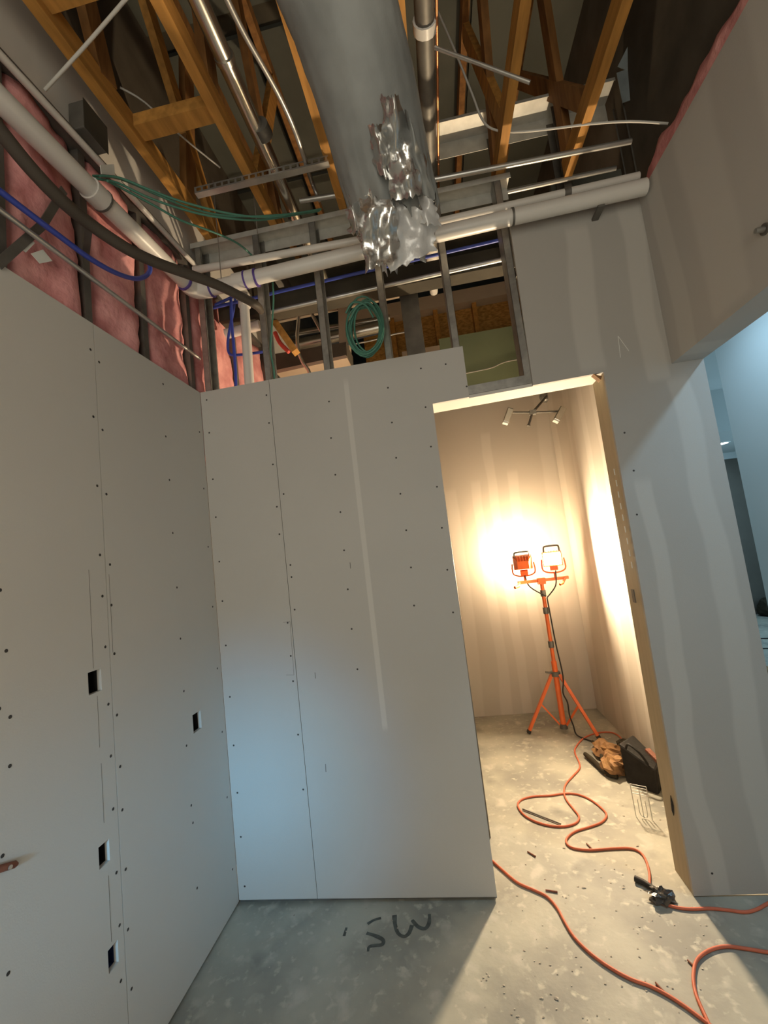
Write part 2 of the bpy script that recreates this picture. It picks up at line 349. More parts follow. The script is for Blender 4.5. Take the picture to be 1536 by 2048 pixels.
# ---- right wall: header above the wide opening, pier, doorway behind the camera
wr = empty('wall_right', (2.38, -1, 0), 'right wall with a deep drywall header over the open side', kind='structure')
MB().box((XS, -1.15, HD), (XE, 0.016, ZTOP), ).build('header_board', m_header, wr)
MB().box((XS, -2.1, 0), (XE, -1.15, ZTOP)).build('pier_board', m_drywall, wr)
MB().box((XS, -3.05, 2.12), (XE, -2.1, ZTOP)).build('doorway_head_board', m_drywall, wr)
MB().box((XS, YB, 0), (XE, -3.05, ZTOP)).build('pier_board', m_drywall, wr)
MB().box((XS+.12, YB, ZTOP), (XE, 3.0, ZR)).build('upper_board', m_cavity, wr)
# ---- rear wall behind the camera with a tall opening sized for the added fill light
wk = empty('wall_rear', (1.2, YB, 0), 'plain rear wall behind the viewer', kind='structure')
MB().box((-.2, YB-.1, 0), (.2, YB, ZR)).build('wall_board', m_drywall, wk); MB().box((2.0, YB-.1, 0), (4.0, YB, ZR)).build('wall_board', m_drywall, wk)
MB().box((.2, YB-.1, 3.25), (2.0, YB, ZR)).build('wall_board', m_drywall, wk)
# ---- small room behind the door
wc = MB().box((-.15, YC, 0), (XC+.13, YC+.12, 2.98)).build('wall_closet_back', m_closet_back, kind='structure', label='warm lit drywall at the back of the small room')
MB().box((1.02, YC+.01, 2.98), (1.40, YC+.1, 3.56)).build('tan_board', m_tan_board, wc)
MB().box((1.40, YC+.005, 3.06), (XC+.13, YC+.1, 3.62)).build('green_board', m_green_board, wc)
MB().box((1.40, YC-.004, 2.98), (XC+.13, YC+.1, 3.06)).build('tan_edge_board', m_tan_board, wc)
MB().box((.62, YC+.25, 3.4), (XC+.2, YC+.29, 4.2)).build('strand_board', m_osb, wc)
MB().box((.5, YC+.12, 4.02), (XC+.2, YC+.25, 4.16)).build('top_plate', m_tan_board, wc)
for x in (.93, 1.39, 1.79, 2.2): MB().box((x, YC+.16, 3.5), (x+.045, YC+.25, 4.02)).build('stud', m_wood, wc)
MB().tube(pts('y', YC-.006, (925, 748), (955, 742), (985, 735), (1010, 724), (1055, 716)), .006, 6, 4).build('cable', m_whitewire, wc)
wcr = MB().box((XC, T, 0), (XE, YC, 3.0)).build('wall_closet_right', m_closet_right, kind='structure', label='right drywall of the small room with pale compound bands')
# wall fixture in the small room corner is added below
# ---- hall on the right
wh = MB().box((XH, -2.9, 0), (XH+.14, 1.5, 3.0)).build('wall_hall', m_hall, kind='structure', label='pale bluish hall wall seen through the opening')
MB().box((XH, YB, 0), (XH+.14, -3.75, 3.0)).build('hall_pier', m_hall, wh)
MB().box((XH, -3.75, 0), (XH+.14, -2.9, 1.85)).build('sill_wall', m_hall, wh); MB().box((XH, -3.75, 2.6), (XH+.14, -2.9, 3.0)).build('head_wall', m_hall, wh)
wn = MB(); wn.box((XH, -3.75, 1.85), (XH+.06, -3.70, 2.6)); wn.box((XH, -2.95, 1.85), (XH+.06, -2.9, 2.6)); wn.box((XH, -3.7, 1.85), (XH+.06, -2.95, 1.89)); wn.box((XH, -3.7, 2.56), (XH+.06, -2.95, 2.6))
wn.build('window_1', m_paper, kind='structure', label='small high hall window frame')
ch = MB().box((XE+.001, YB, 3.0), (7.2, 6.2, 3.1)).build('ceiling_hall', m_hall, kind='structure', label='white hall ceiling')
p0 = at(1447, 812, 'y', 3.2)
MB().box((2.6, 3.2, 2.50), (7.1, 3.62, 3.0)).build('trim_1', m_hall, kind='structure', label='white dropped beam across the far hall ceiling')
MB().box((2.6, 3.6, 2.52), (7.1, 6.1, 2.60)).build('ceiling_far', m_hall, kind='structure', label='lower ceiling of the far hall')
wf = MB().box((2.45, 5.2, 0), (4.9, 5.3, 3.0)).build('wall_far', m_hall, kind='structure', label='far hall wall around a dark doorway')
dk = mat('dark_doorway_panel', (.16, .14, .115), .6, var=.2, scale=2)
MB().box((4.9, 5.2, 2.42), (7.15, 5.3, 3.0)).build('lintel', m_hall, wf)
MB().box((4.9, 5.26, 0), (7.15, 5.3, 2.42)).build('door_1', dk, kind='structure', label='tall dark doorway panel at the end of the hall')
MB().box((7.1, -2, 0), (7.2, 5.2, 3.0)).build('wall_hall_end', m_hall, kind='structure', label='pale side wall of the far hall')
# ================================================================== WORK LIGHT
BX, BY = 1.93, 1.62
wlgt = empty('work_light', (BX, BY, 0), 'orange tripod work light with two halogen heads in small room', 'work light')
HUBZ = .47; TOPZ = 1.20
def Z(u, v, y=BY): return at(u, v, 'y', y)
for fx, fy in ((1.655, 1.63), (2.135, 1.45), (2.0, 1.93)):
    d = Vector((fx-BX, fy-BY, 0)).normalized(); a = Vector((BX, BY, HUBZ-.02)) + d*.03; b = Vector((fx, fy, .012))
    lg = MB().bar(a, b, .022, .024).build('leg', m_orange, wlgt)
    MB().bar(b - (b-a).normalized()*.02, b+(b-a).normalized()*.004, .027, .029).build('foot_cap', m_black, lg)
    mid = a.lerp(b, .5); MB().bar(mid, Vector((BX, BY, .05))+d*.02, .012, .012).build('brace', m_orange, wlgt)
MB().tube([(BX, BY, .03), (BX, BY, .55)], .021, 12).build('lower_pole', m_orange, wlgt)
MB().tube([(BX, BY, .55), (BX, BY, TOPZ)], .015, 12).build('upper_pole', m_orange, wlgt)
MB().tube([(BX, BY, .03), (BX, BY, .065)], .03, 12).build('collar', m_steel_dark, wlgt)
MB().tube([(BX, BY, HUBZ-.035), (BX, BY, HUBZ)], .036, 12).build('collar', m_steel_dark, wlgt)
for z in (.66, .93, 1.07): MB().tube([(BX, BY, z), (BX, BY, z+.05)], .022, 12).build('collar', m_steel_dark, wlgt)
MB().bar((BX-.03, BY, HUBZ-.01), (BX-.075, BY, HUBZ+.0), .012, .02).build('clamp_lever', m_steel_dark, wlgt)
cb = MB().bar((BX-.19, BY-.02, TOPZ), (BX+.22, BY+.02, TOPZ), .024, .024).build('crossbar', m_orange, wlgt)
MB().tube([(BX-.18, BY-.02, TOPZ), (BX-.20, BY-.09, TOPZ-.02), (BX-.235, BY-.12, TOPZ-.025)], .012, 8).build('handle', m_orange, cb)
MB().tube([(BX+.20, BY+.02, TOPZ), (BX+.14, BY-.10, TOPZ-.03), (BX+.11, BY-.13, TOPZ-.035)], .010, 8).build('handle', m_orange, cb)
MB().box((BX-.03, BY-.025, TOPZ-.03), (BX+.03, BY+.025, TOPZ+.02)).build('mount_block', m_orange, wlgt)
def head(cx, cz, ang, tilt, bright):
    "lamp head in its own frame: front towards local -Y, then turned"
    Rm = Matrix.Rotation(ang, 4, 'Z') @ Matrix.Rotation(tilt, 4, 'X'); C0 = Vector((cx, BY, cz))
    def tr(mb):
        mb.v = [C0 + (Rm @ v) for v in mb.v]; return mb
    h = tr(MB().prism([(-.075, -.058), (.075, -.058), (.075, .058), (-.075, .058)], 'y', -.045, -.01)
           .add([(-.075,-.01,-.058),(.075,-.01,-.058),(.075,-.01,.058),(-.075,-.01,.058),(-.045,.05,-.035),(.045,.05,-.035),(.045,.05,.035),(-.045,.05,.035)],
                [(0,1,5,4),(1,2,6,5),(2,3,7,6),(3,0,4,7),(4,5,6,7)])).build('lamp_housing', m_orange, wlgt)
    fins = MB()
    for k in range(5): fins.box((-.05+.022*k, .0, .03), (-.045+.022*k, .05, .062))
    tr(fins).build('cooling_fin', m_orange, h)
    tr(MB().box((-.066, -.049, -.049), (.066, -.0455, .049))).build('lamp_glass', m_glasslit, h)
    tr(MB().box((-.03, .0, -.095), (.03, .035, -.058))).build('junction_box', m_orange, h)
    g = MB()
    for k in range(4): g.tube([(-.072, -.062, -.04+.027*k), (.072, -.062, -.04+.027*k)], .0018, 6)
    for x in (-.072, 0, .072): g.tube([(x, -.047, -.056), (x, -.063, -.05), (x, -.063, .05), (x, -.047, .056)], .0018, 6)
    tr(g).build('wire_guard', m_steel_dark, h)
    tr(MB().tube([(-.06, .0, .058), (-.058, .02, .095), (-.04, .025, .105), (.04, .025, .105), (.058, .02, .095), (.06, .0, .058)], .0075, 8, 3)).build('carry_handle', m_steel_dark, h)
    br = tr(MB().tube([(-.085, .0, .0), (-.085, .0, -.09), (0, 0, -.115), (.085, 0, -.09), (.085, 0, .0)], .006, 8, 4)).build('bracket', m_orange, h)
    MB().tube([C0+Rm@Vector((0, 0, -.112)), (cx, BY, TOPZ)], .009, 8).build('stem', m_orange, h)
    n = Rm @ Vector((0, -1, 0)); c = C0 + n*.07
    return c, n
c, n = head(BX-.125, TOPZ+.155, math.radians(172), math.radians(-17), 1)
area('halogen_left', c, n, .12, .09, 18, (1, .72, .43))
c, n = head(BX+.115, TOPZ+.165, math.radians(-16), math.radians(-1), 1)
area('halogen_right', c, n, .12, .09, 92, (1, .77, .50))
MB().tube([Vector(q) for q in ((BX-.12, BY+.02, TOPZ+.06), (BX-.10, BY-.01, TOPZ-.04), (BX+.015, BY-.02, TOPZ-.13))], .005, 6, 5).build('lead', m_black, wlgt)
MB().tube([Vector(q) for q in ((BX+.12, BY-.02, TOPZ+.07), (BX+.10, BY-.03, TOPZ-.05), (BX+.022, BY-.02, TOPZ-.14))], .005, 6, 5).build('lead', m_black, wlgt)
cordp = [(BX+.02, BY-.022, TOPZ-.14), (BX+.022, BY-.03, .95), (BX+.03, BY-.03, .70)] + [Z(*q, 1.57) for q in ((1126, 1352), (1126, 1385), (1135, 1405), (1139, 1430), (1147, 1452))] + [at(1152, 1468, 'z', .02), at(1165, 1476, 'z', .008), at(1190, 1484, 'z', .008)]
MB().tube(cordp, .0055, 6, 5).build('power_lead', m_black, wlgt)

# ---- wall fixture high in the corner of the small room
P = at(1092, 792, 'y', YC-.03); fx = empty('wall_lamp', (P.x, YC, P.z-.3), 'small chrome cross-armed twin lamp high above the work light', 'lamp')
MB().tube([(P.x, YC-.002, P.z), (P.x, YC-.05, P.z), (P.x, YC-.06, P.z)], [.055, .055, .04], 16).build('canopy', m_steel, fx)
YF = YC-.66
J = at(1065, 825, 'y', YF); MB().tube([(P.x, YC-.05, P.z-.01), J], .010, 8).build('stem', m_steel_dark, fx)
MB().tube([J, at(1058, 848, 'y', YF-.02), at(1057, 852, 'y', YF-.02)], [.009, .009, .016], 8).build('stub', m_steel_dark, fx)
MB().bar(J-Vector((.025, 0, .0)), J+Vector((.025, 0, 0)), .035, .035).build('joint', m_steel, fx)
for (u, v), (u2, v2) in (((1021, 818), (1011, 846)), ((1126, 816), (1112, 842))):
    a = at(u, v, 'y', YF); b = at(u2, v2, 'y', YF)
    MB().tube([J, a.lerp(b, .25)], .008, 8).build('arm', m_steel_dark, fx)
    hd = MB().bar(a, b, .05, .06).build('lamp_head', m_chrome, fx, bevel=.006)
    MB().bar(b, b+(b-a).normalized()*.008, .042, .05).build('lens', m_paper, hd)

# ================================================================== THINGS ON THE FLOOR
def cord(name, uv, label, grp='orange extension cords on the slab', r=.0056):
    P = [at(u, v, 'z', r) for u, v in uv]; return MB().tube(P, r, 8, 5).build(name, m_cord, label=label, cat='cord', group=grp)
ec = cord('extension_cord', [(1252, 1496), (1240, 1474), (1222, 1465), (1195, 1466), (1168, 1476), (1152, 1494), (1150, 1506), (1158, 1524), (1159, 1537), (1146, 1552), (1132, 1568), (1128, 1584), (1133, 1600), (1147, 1618), (1158, 1634), (1150, 1647), (1122, 1653), (1085, 1648), (1052, 1633), (1036, 1613), (1042, 1600), (1066, 1593), (1100, 1591), (1130, 1587), (1156, 1589), (1182, 1600), (1206, 1619), (1213, 1632), (1202, 1645), (1178, 1654), (1150, 1663), (1135, 1675), (1133, 1686), (1146, 1696), (1180, 1700), (1225, 1697), (1262, 1697), (1282, 1706), (1293, 1724), (1299, 1748), (1299, 1770)],
     'orange extension cord looped twice on the floor of the small room')
cord('extension_cord', [(985, 1722), (1005, 1740), (1035, 1765), (1070, 1781), (1095, 1794), (1115, 1817), (1130, 1845), (1150, 1876), (1185, 1910), (1225, 1938), (1262, 1958), (1300, 1972), (1335, 1990), (1372, 2014), (1412, 2044), (1470, 2090)],
     'orange extension cord running diagonally out of the doorway')
cord('extension_cord', [(1600, 1912), (1540, 1905), (1490, 1897), (1450, 1893), (1418, 1901), (1394, 1920), (1387, 1950), (1391, 1985), (1406, 2022), (1424, 2060)],
     'orange extension cord curving in from the right edge of the floor')
cord('extension_cord', [(1312, 1797), (1326, 1806), (1350, 1814), (1380, 1818), (1420, 1817), (1455, 1820), (1490, 1824), (1515, 1818), (1545, 1803), (1590, 1795)],
     'orange extension cord along the foot of the right board')
# plug wrapped in torn black plastic
Pc = at(1308, 1788, 'z', 0); e = empty('plug_bundle', Pc, 'black plug joint wrapped in torn shiny plastic on the slab', 'plug')
MB().tube(pts('z', .012, (1270, 1757), (1286, 1764), (1300, 1772), (1316, 1783)), [.013, .012, .010, .012], 10, 0).build('plug_body', m_black, e)
def crumple(c, sx, sy, sz, seed, amp=.35, n=14, m=9):
    mb = MB(); vs = []; fs = []
    for i in range(m+1):
        t = math.pi*i/m
        for j in range(n):
            g = 2*math.pi*j/n; d = Vector((math.sin(t)*math.cos(g), math.sin(t)*math.sin(g), math.cos(t)))
            k = 1+amp*noise.noise(d*2.3+Vector((seed, 0, 0)))*1.6+amp*.5*noise.noise(d*6+Vector((0, seed, 0)))
            q = Vector((d.x*sx*k, d.y*sy*k, d.z*sz*k)); vs.append(Vector(c)+q)
    for i in range(m):
        for j in range(n): fs.append((i*n+j, i*n+(j+1) % n, (i+1)*n+(j+1) % n, (i+1)*n+j))
    mb.add(vs, fs); zmin = min(v.z for v in mb.v)
    for v in mb.v: v.z = max(v.z, .002)
    return mb
m_bagplastic = mat('black_plastic', (.06, .055, .05), .18, spec=.8, bump=.4, bscale=60)
crumple(at(1322, 1790, 'z', .02), .045, .03, .022, 4, .6).build('plastic_wrap', m_bagplastic, e)
MB().add([at(1300, 1780, 'z', .02), at(1345, 1798, 'z', .035), at(1335, 1815, 'z', .006), at(1312, 1800, 'z', .012)], [(0, 1, 2, 3)]).build('plastic_flap', m_bagplastic, e)
# tool belt and bag
c = at(1215, 1520, 'z', 0); tb = empty('tool_belt', c, 'worn tan leather tool belt lying against the small room wall', 'tool belt')
crumple(at(1213, 1500, 'z', .035), .085, .10, .05, 9, .3).build('pouch', m_tan_leather, tb)
crumple(at(1226, 1532, 'z', .045), .075, .08, .06, 21, .3).build('pouch', m_tan_leather, tb)
MB().tube(pts('z', .02, (1170, 1508), (1182, 1518), (1195, 1530), (1212, 1545), (1235, 1552)), [.014, .018, .016, .018, .02], 8, 4).build('belt_strap', m_brown, tb)
MB().tube(pts('z', .03, (1185, 1483), (1200, 1500), (1206, 1522), (1222, 1538)), [.012, .014, .012, .014], 8, 4).build('belt_strap', m_brown, tb)
crumple(at(1252, 1492, 'z', .03), .06, .05, .04, 33, .3).build('pouch', m_brown, tb)
c = at(1290, 1580, 'z', 0); tbx = empty('tool_bag', c, 'black nylon tool bag tipped over by the right jamb', 'bag')
# slanted black bag: an eight cornered block leaning on the wall
a0 = at(1252, 1565, 'z', 0); a1 = at(1318, 1592, 'z', 0); up0 = Vector((.03, .05, .19))
bm_ = MB(); back = Vector((.13, .16, .0))
q = [a0, a1, a1+back*.5, a0+back, a0+up0+Vector((-.02, .0, .02)), a1+up0*.65, a1+up0*.7+back*.5, a0+up0+back]
for v in q: v.x = min(v.x, XC-.012)
bm_.add(q, [(0,1,2,3),(4,5,6,7),(0,1,5,4),(1,2,6,5),(2,3,7,6),(3,0,4,7)]).build('bag_body', m_bag, tbx, bevel=.012)
MB().tube([q[4].lerp(q[5], .2)+Vector((0, -.004, 0)), q[4].lerp(q[5], .35)+Vector((-.01, -.01, .05)), q[4].lerp(q[5], .65)+Vector((-.01, -.01, .045)), q[4].lerp(q[5], .8)], .007, 8, 4).build('bag_handle', m_bag, tbx)
MB().bar(q[6]+Vector((-.02, -.02, .012)), q[6].lerp(q[7], .35)+Vector((-.02, -.01, .012)), .02, .03).build('orange_flap', m_rust, tbx)
# bent wire rack
c = at(1290, 1625, 'z', 0); wr_ = empty('wire_rack', c, 'thin bent wire rack standing in front of the black bag', 'wire rack')
W = lambda u, v, z: at(u, v, 'z', z)
wa, wb_ = W(1272, 1632, .003), W(1305, 1640, .003); hgt = Vector((0, .01, .16))
for p0_, k in ((wa, 1), (wa.lerp(wb_, .5), .9), (wb_, 1)): MB().tube([p0_, p0_+hgt*k], .0022, 6).build('wire', m_emt, wr_)
for k in (.72, .82, .92, 1.0): MB().tube([wa+hgt*k, wb_+hgt*k], .0018, 6).build('wire', m_emt, wr_)
MB().tube([wa.lerp(wb_, .3)+hgt*.55, wa.lerp(wb_, .3)+hgt*.1, wa.lerp(wb_, .55)+hgt*.04, wa.lerp(wb_, .75)+hgt*.1, wa.lerp(wb_, .75)+hgt*.55], .002, 6, 3).build('wire_loop', m_emt, wr_)
MB().tube([W(1045, 1618, .006), W(1122, 1648, .006)], .004, 6).build('thin_rod', m_steel_dark, label='thin dark rod lying inside the orange cord loop', cat='rod')
# crumbs and scraps on the slab
db = MB(); rr = random.Random(11)
for k in range(230):
    u = rr.uniform(960, 1420); v = rr.uniform(1440, 2040)
    q = at(u, v, 'z', 0)
    if q.x > XC-.03 or (q.y > -.03 and q.y < .2 and not D1+.03 < q.x < D2-.03): continue
    s_ = rr.uniform(.0015, .004) if k % 16 else rr.uniform(.004, .007); a = rr.uniform(0, 6.28); n = rr.choice((4, 5, 6))
    db.add([(q.x+s_*rr.uniform(.6, 1.2)*math.cos(a+6.28*j/n)*1.4, q.y+s_*rr.uniform(.6, 1.2)*math.sin(a+6.28*j/n), .001+.35*s_*rr.random()) for j in range(n)]+[(q.x, q.y, .0005+s_*.5)], [(j, (j+1) % n, n) for j in range(n)])
for k in range(40):
    q = Vector((rr.uniform(.1, 1.15), rr.uniform(-.8, -.03), 0)); s_ = rr.uniform(.002, .005)
    db.add([(q.x+s_*math.cos(j*1.256), q.y+s_*math.sin(j*1.256), .001) for j in range(5)]+[(q.x, q.y, s_*.6)], [(j, (j+1) % 5, 5) for j in range(5)])
db.build('floor_crumbs', m_chip, label='pale plaster crumbs scattered over the concrete', cat='debris', kind='stuff')
for u, v, du, dv, lab in ((1103, 1782, 12, 2, 'short dark wood splinter by the diagonal cord'), (1063, 1708, 8, 5, 'small dark lump on the doorway floor'), (1381, 1926, 6, 6, 'small brown lump beside the curved right cord'), (1320, 1975, 9, 10, 'thin brown splinter next to the diagonal cord'), (1180, 1694, 7, 7, 'tiny curled scrap beside the looped cord')):
    MB().tube([at(u-du, v-dv, 'z', .004), at(u+du, v+dv, 'z', .004)], [.003, .004], 6).build('debris_scrap', m_rust, label=lab, cat='scrap')
# painted marks (dark strokes sprayed on the slab)
def stroke(uv, wd):
    P = spline([at(u, v, 'z', .0008) for u, v in uv], 6); mb = MB(); vs = []
    for k, p in enumerate(P):
        t = (P[min(k+1, len(P)-1)]-P[max(k-1, 0)]); nn = Vector((-t.y, t.x, 0)).normalized()*wd/2*(.8+.4*noise.noise(p*20)); vs += [p+nn, p-nn]
    mb.add(vs, [(2*k, 2*k+1, 2*k+3, 2*k+2) for k in range(len(P)-1)]); mb.build('painted_mark', m_paint, FLOOR)
stroke([(762, 1836), (748, 1840), (735, 1848)], .016)
stroke([(733, 1866), (752, 1872), (766, 1880), (764, 1889), (748, 1891), (738, 1894), (736, 1903)], .018)
stroke([(789, 1830), (790, 1848), (796, 1866), (808, 1873), (818, 1866), (824, 1850)], .022)
stroke([(824, 1840), (836, 1853), (850, 1857), (858, 1846), (859, 1828)], .02)
stroke([(693, 1855), (688, 1872)], .014)
# ================================================================== OVERHEAD: trusses, pipes, cables
def dp(u, v, depth): return CAM + (FW + RT*((u-768)/FPX) + UP*((1024-v)/FPX))*depth
def dep(P): return (Vector(P)-CAM).dot(FW)
def sweep(uv, P0, P1):
    a, b = dep(P0), dep(P1); n = len(uv)-1
    return [dp(u, v, a+(b-a)*k/n) for k, (u, v) in enumerate(uv)]
ZC = 3.40
TX = (.115, .49, .88, 1.262, 1.70, 2.068)
TL = ('timber roof truss hugging the upper left drywall', 'timber roof truss second from the left wall', 'timber roof truss just left of the grey flexible duct', 'timber roof truss hidden just right of the grey flexible duct', 'timber roof truss right of the clamped vent pipe', 'timber roof truss nearest the right drywall header')
for i, x in enumerate(TX):
    t = empty('roof_truss', (x, -2, ZC), TL[i], 'truss', 'timber trusses under the roof deck')
    MB().box((x-.02, YB+.02, ZC), (x+.02, .13, ZC+.09)).build('bottom_chord', m_wood, t)
    MB().box((x-.02, YB+.02, ZR-.16), (x+.02, 1.9, ZR-.07)).build('top_chord', m_wood_dark, t)
    rw = random.Random(i)
    for k, (y0, y1) in enumerate(((-3.6, -3.2), (-2.6, -2.9), (-1.9, -1.5), (-1.05, -1.3), (-.72+.1*(i % 2), -.72), (-.18, .28), (.1, -.3))):
        MB().bar((x+.001*k, y0, ZC+.085), (x+.001*k, y1+.35*(i % 3-1), ZR-.155), .036, .085, (1, 0, 0)).build('web', m_wood_dark if (k+i) % 3 else m_wood, t)
for j, (y, lab) in enumerate(((-1.0, 'timber block between the two leftmost trusses near the top edge'), (-.56, 'timber block between the two leftmost trusses beside the junction box'))):
    MB().box((TX[0]+.021, y-.035, ZC+.03), (TX[1]-.021, y+.035, ZC+.085)).build('blocking', m_wood, label=lab, cat='timber block', group='timber blocks between trusses')
# ---- left wall insulation
def batt(y0, y1, z0, z1, seed):
    mb = MB(); ny, nz = 12, 26; vs = []
    for i in range(nz+1):
        for j in range(ny+1):
            y = y0+(y1-y0)*j/ny; z = z0+(z1-z0)*i/nz; e = min(j, ny-j)/(ny/2); q = Vector((seed*3.1, y*7, z*5))
            x = -.050+.030*min(1, e*3)**.5+.028*noise.noise(q)+.016*noise.noise(q*2.7)
            vs.append((min(x, -.006), y, z))
    n = len(vs); vs2 = [(-.148, v[1], v[2]) for v in vs]; fs = []
    for i in range(nz):
        for j in range(ny):
            a = i*(ny+1)+j; fs.append((a, a+1, a+ny+2, a+ny+1)); fs.append((n+a, n+a+ny+1, n+a+ny+2, n+a+1))
    for i in range(nz):
        for j in (0, ny): a = i*(ny+1)+j; fs.append((a, a+ny+1, n+a+ny+1, n+a))
    for j in range(ny):
        for i in (0, nz): a = i*(ny+1)+j; fs.append((a, a+1, n+a+1, n+a))
    return mb.add(vs+vs2, fs, True)
BL = ('pink insulation batt beyond the left frame edge', 'pink insulation batt at the left picture edge with white labels', 'wide pink insulation batt left of the blue tube bend', 'pink insulation batt right of the blue tube bend', 'pink insulation batt behind the back wall corner stud', 'pink insulation batt deep beyond the corner studs')
for k, (a, b) in enumerate(((-1.47, -1.035), (-1.0, -.717), (-.682, -.40), (-.365, -.04), (-.005, .495), (.53, .995))):
    batt(a, b, 2.2, 3.235, k+1).build('insulation_batt', m_pink, label=BL[k], cat='insulation', group='pink insulation batts in the left wall')
for uv, lab in ((((35, 493), (58, 476), (70, 486), (52, 505)), 'white paper label on pink batt, upper of two'), (((62, 507), (86, 499), (105, 522), (80, 527)), 'white paper label on pink batt, lower of two')):
    a = [at(u, v, 'x', .003) for u, v in uv]; MB().prism([(p.y, p.z) for p in a], 'x', .0015, .003).build('paper_label', m_paper, label=lab, cat='label', group='paper labels on the insulation')
P_ = pts('x', .004, (-5, 530), (40, 490), (85, 450), (128, 380))
mb = MB()
for a, b in zip(P_, P_[1:]): mb.bar(a, b, .004, .026, (1, 0, 0))
mb.build('insulation_strap', m_steel_dark, label='dull grey strap slanting over the left pink insulation', cat='strap')
# pink strip on top of the right header
mb = MB(); vs = []; n = 40
for k in range(n+1):
    y = -1.1+1.05*k/n
    for (x, z) in ((XS+.012, ZTOP), (XS+.008, ZTOP+.05), (XS+.03, ZTOP+.10), (XS+.08, ZTOP+.13), (XS+.115, ZTOP+.1)):
        q = Vector((x*9, y*8, z*9)); vs.append((x+.012*noise.noise(q), y, z+(.045*noise.noise(q*1.3) if z > ZTOP else 0)))
for k in range(n):
    for j in range(4): a = k*5+j; mb.f.append([a, a+1, a+6, a+5]); mb.sm.append(True)
mb.v = [Vector(v) for v in vs]; mb.build('insulation_strip', m_pink, label='ragged pink insulation strip along the top of the right header', cat='insulation')
# ---- big flexible duct with torn foil end
A = dp(655, -60, 1.25); B = dp(677, 0, 1.28); Cc = dp(735, 200, 1.40); Dd = dp(782, 400, 1.55); Ee = dp(795, 462, 1.60)
path = spline([A+(A-B)*8, A, B, Cc, Dd, Ee], 14)
du = empty('flexible_duct', Ee-Vector((0, 0, .1)), 'large grey insulated flexible duct with torn shiny foil end', 'duct')
def ducttube(P, rad, n, amp, rag, seed, wr, smooth=True, lon=lambda f: 0):
    mb = MB(); vs = []; t0 = (P[1]-P[0]).normalized(); a = t0.orthogonal().normalized(); m = len(P)
    for k, p in enumerate(P):
        t = (P[min(k+1, m-1)]-P[max(k-1, 0)]).normalized(); a = (a-t*a.dot(t)).normalized(); b = t.cross(a); f = k/(m-1)
        for j in range(n):
            g = 2*math.pi*j/n; dirv = a*math.cos(g)+b*math.sin(g); q = dirv*1.4+Vector((0, 0, k*.12+seed))
            r = rad(f)*(1+amp(f)*noise.noise(q*wr)+amp(f)*.6*noise.noise(q*wr*3.1))
            r *= 1+lon(f)*noise.noise(Vector((math.cos(g)*5, math.sin(g)*5, k*.05+seed)))+lon(f)*.5*noise.noise(Vector((math.cos(g)*11, math.sin(g)*11, k*.10+seed)))
            sh = rag(f)*noise.noise(Vector((math.cos(g)*2.6, math.sin(g)*2.6, seed*1.7)))+rag(f)*.5*noise.noise(Vector((math.cos(g)*9, math.sin(g)*9, seed)))
            vs.append(p+dirv*r+t*sh)
    fs = [(k*n+j, k*n+(j+1) % n, (k+1)*n+(j+1) % n, (k+1)*n+j) for k in range(m-1) for j in range(n)]
    return mb.add(vs, fs, smooth)
main = [p for p in path if True]
cut = int(len(main)*.86)
ducttube(main[:cut], lambda f: .172-.012*f, 96, lambda f: .015+.05*max(0, f-.75)*4*.6, lambda f: .09*max(0, f-.93)/.07, 2.0, 1.6, True, lambda f: .012+.11*max(0, f-.78)/.22).build('duct_jacket', m_jacket, du)
end = path[int(len(path)*.72):]; dirE = (Ee-Dd).normalized(); end = end+[Ee+dirE*.02*k for k in range(1, 3)]
ducttube(end, lambda f: .158-.02*f, 60, lambda f: .05+.11*f, lambda f: .05*max(0, f-.75)/.25, 5.0, 1.9, False).build('foil_liner', m_foil, du)
end2 = [Dd.lerp(Ee, k/8)+dirE*.006*k for k in range(-2, 12)]
ducttube(end2, lambda f: .118-.01*f+.02*math.sin(f*5), 44, lambda f: .08+.16*f, lambda f: .06*max(0, f-.6)/.4, 11.0, 1.9, False).build('plastic_liner', m_foil_white, du)
# torn foil patch standing proud of the jacket
def flap(uv, depth0, seed, m, nm):
    mb = MB(); nu, nv = 12, 26; vs = []
    for i in range(nv+1):
        for j in range(nu+1):
            f = i/nv; l = Vector(uv[0]).lerp(Vector(uv[3]), f); r = Vector(uv[1]).lerp(Vector(uv[2]), f); c = l.lerp(r, j/nu)
            q = Vector((c.x*.05, c.y*.022, seed)); d = depth0(f)-.03*math.sin(math.pi*j/nu)-.03*noise.noise(q*.7)-.014*noise.noise(q*1.7)
            edge = 10*noise.noise(Vector((f*4.5, seed, j > nu/2)))*(1 if j in (0, nu) else 0)
            vs.append(dp(c.x+edge, c.y+(10*noise.noise(Vector((j*.9, seed, 2))) if i in (0, nv) else 0), d))
    fs = [(i*(nu+1)+j, i*(nu+1)+j+1, (i+1)*(nu+1)+j+1, (i+1)*(nu+1)+j) for i in range(nv) for j in range(nu)]
    return mb.add(vs, fs, True).build(nm, m, du)
flap([(760, 190), (800, 192), (848, 390), (780, 400)], lambda f: 1.235+.15*f, 3.3, m_foil, 'foil_tear')
flap([(733, 248), (768, 250), (792, 365), (752, 345)], lambda f: 1.28+.10*f, 7.7, m_foil, 'foil_tear')
flap([(808, 215), (826, 250), (866, 400), (836, 395)], lambda f: 1.27+.16*f, 9.4, m_jacket, 'foil_tear')
flap([(712, 400), (790, 395), (796, 515), (732, 545)], lambda f: 1.41+.06*f, 1.3, m_foil, 'foil_tear')
flap([(768, 400), (876, 428), (868, 500), (775, 548)], lambda f: 1.46+.05*f, 4.9, m_foil_white, 'liner_tear')
flap([(835, 380), (868, 402), (882, 452), (846, 446)], lambda f: 1.43+.03*f, 6.1, m_foil_white, 'liner_tear')
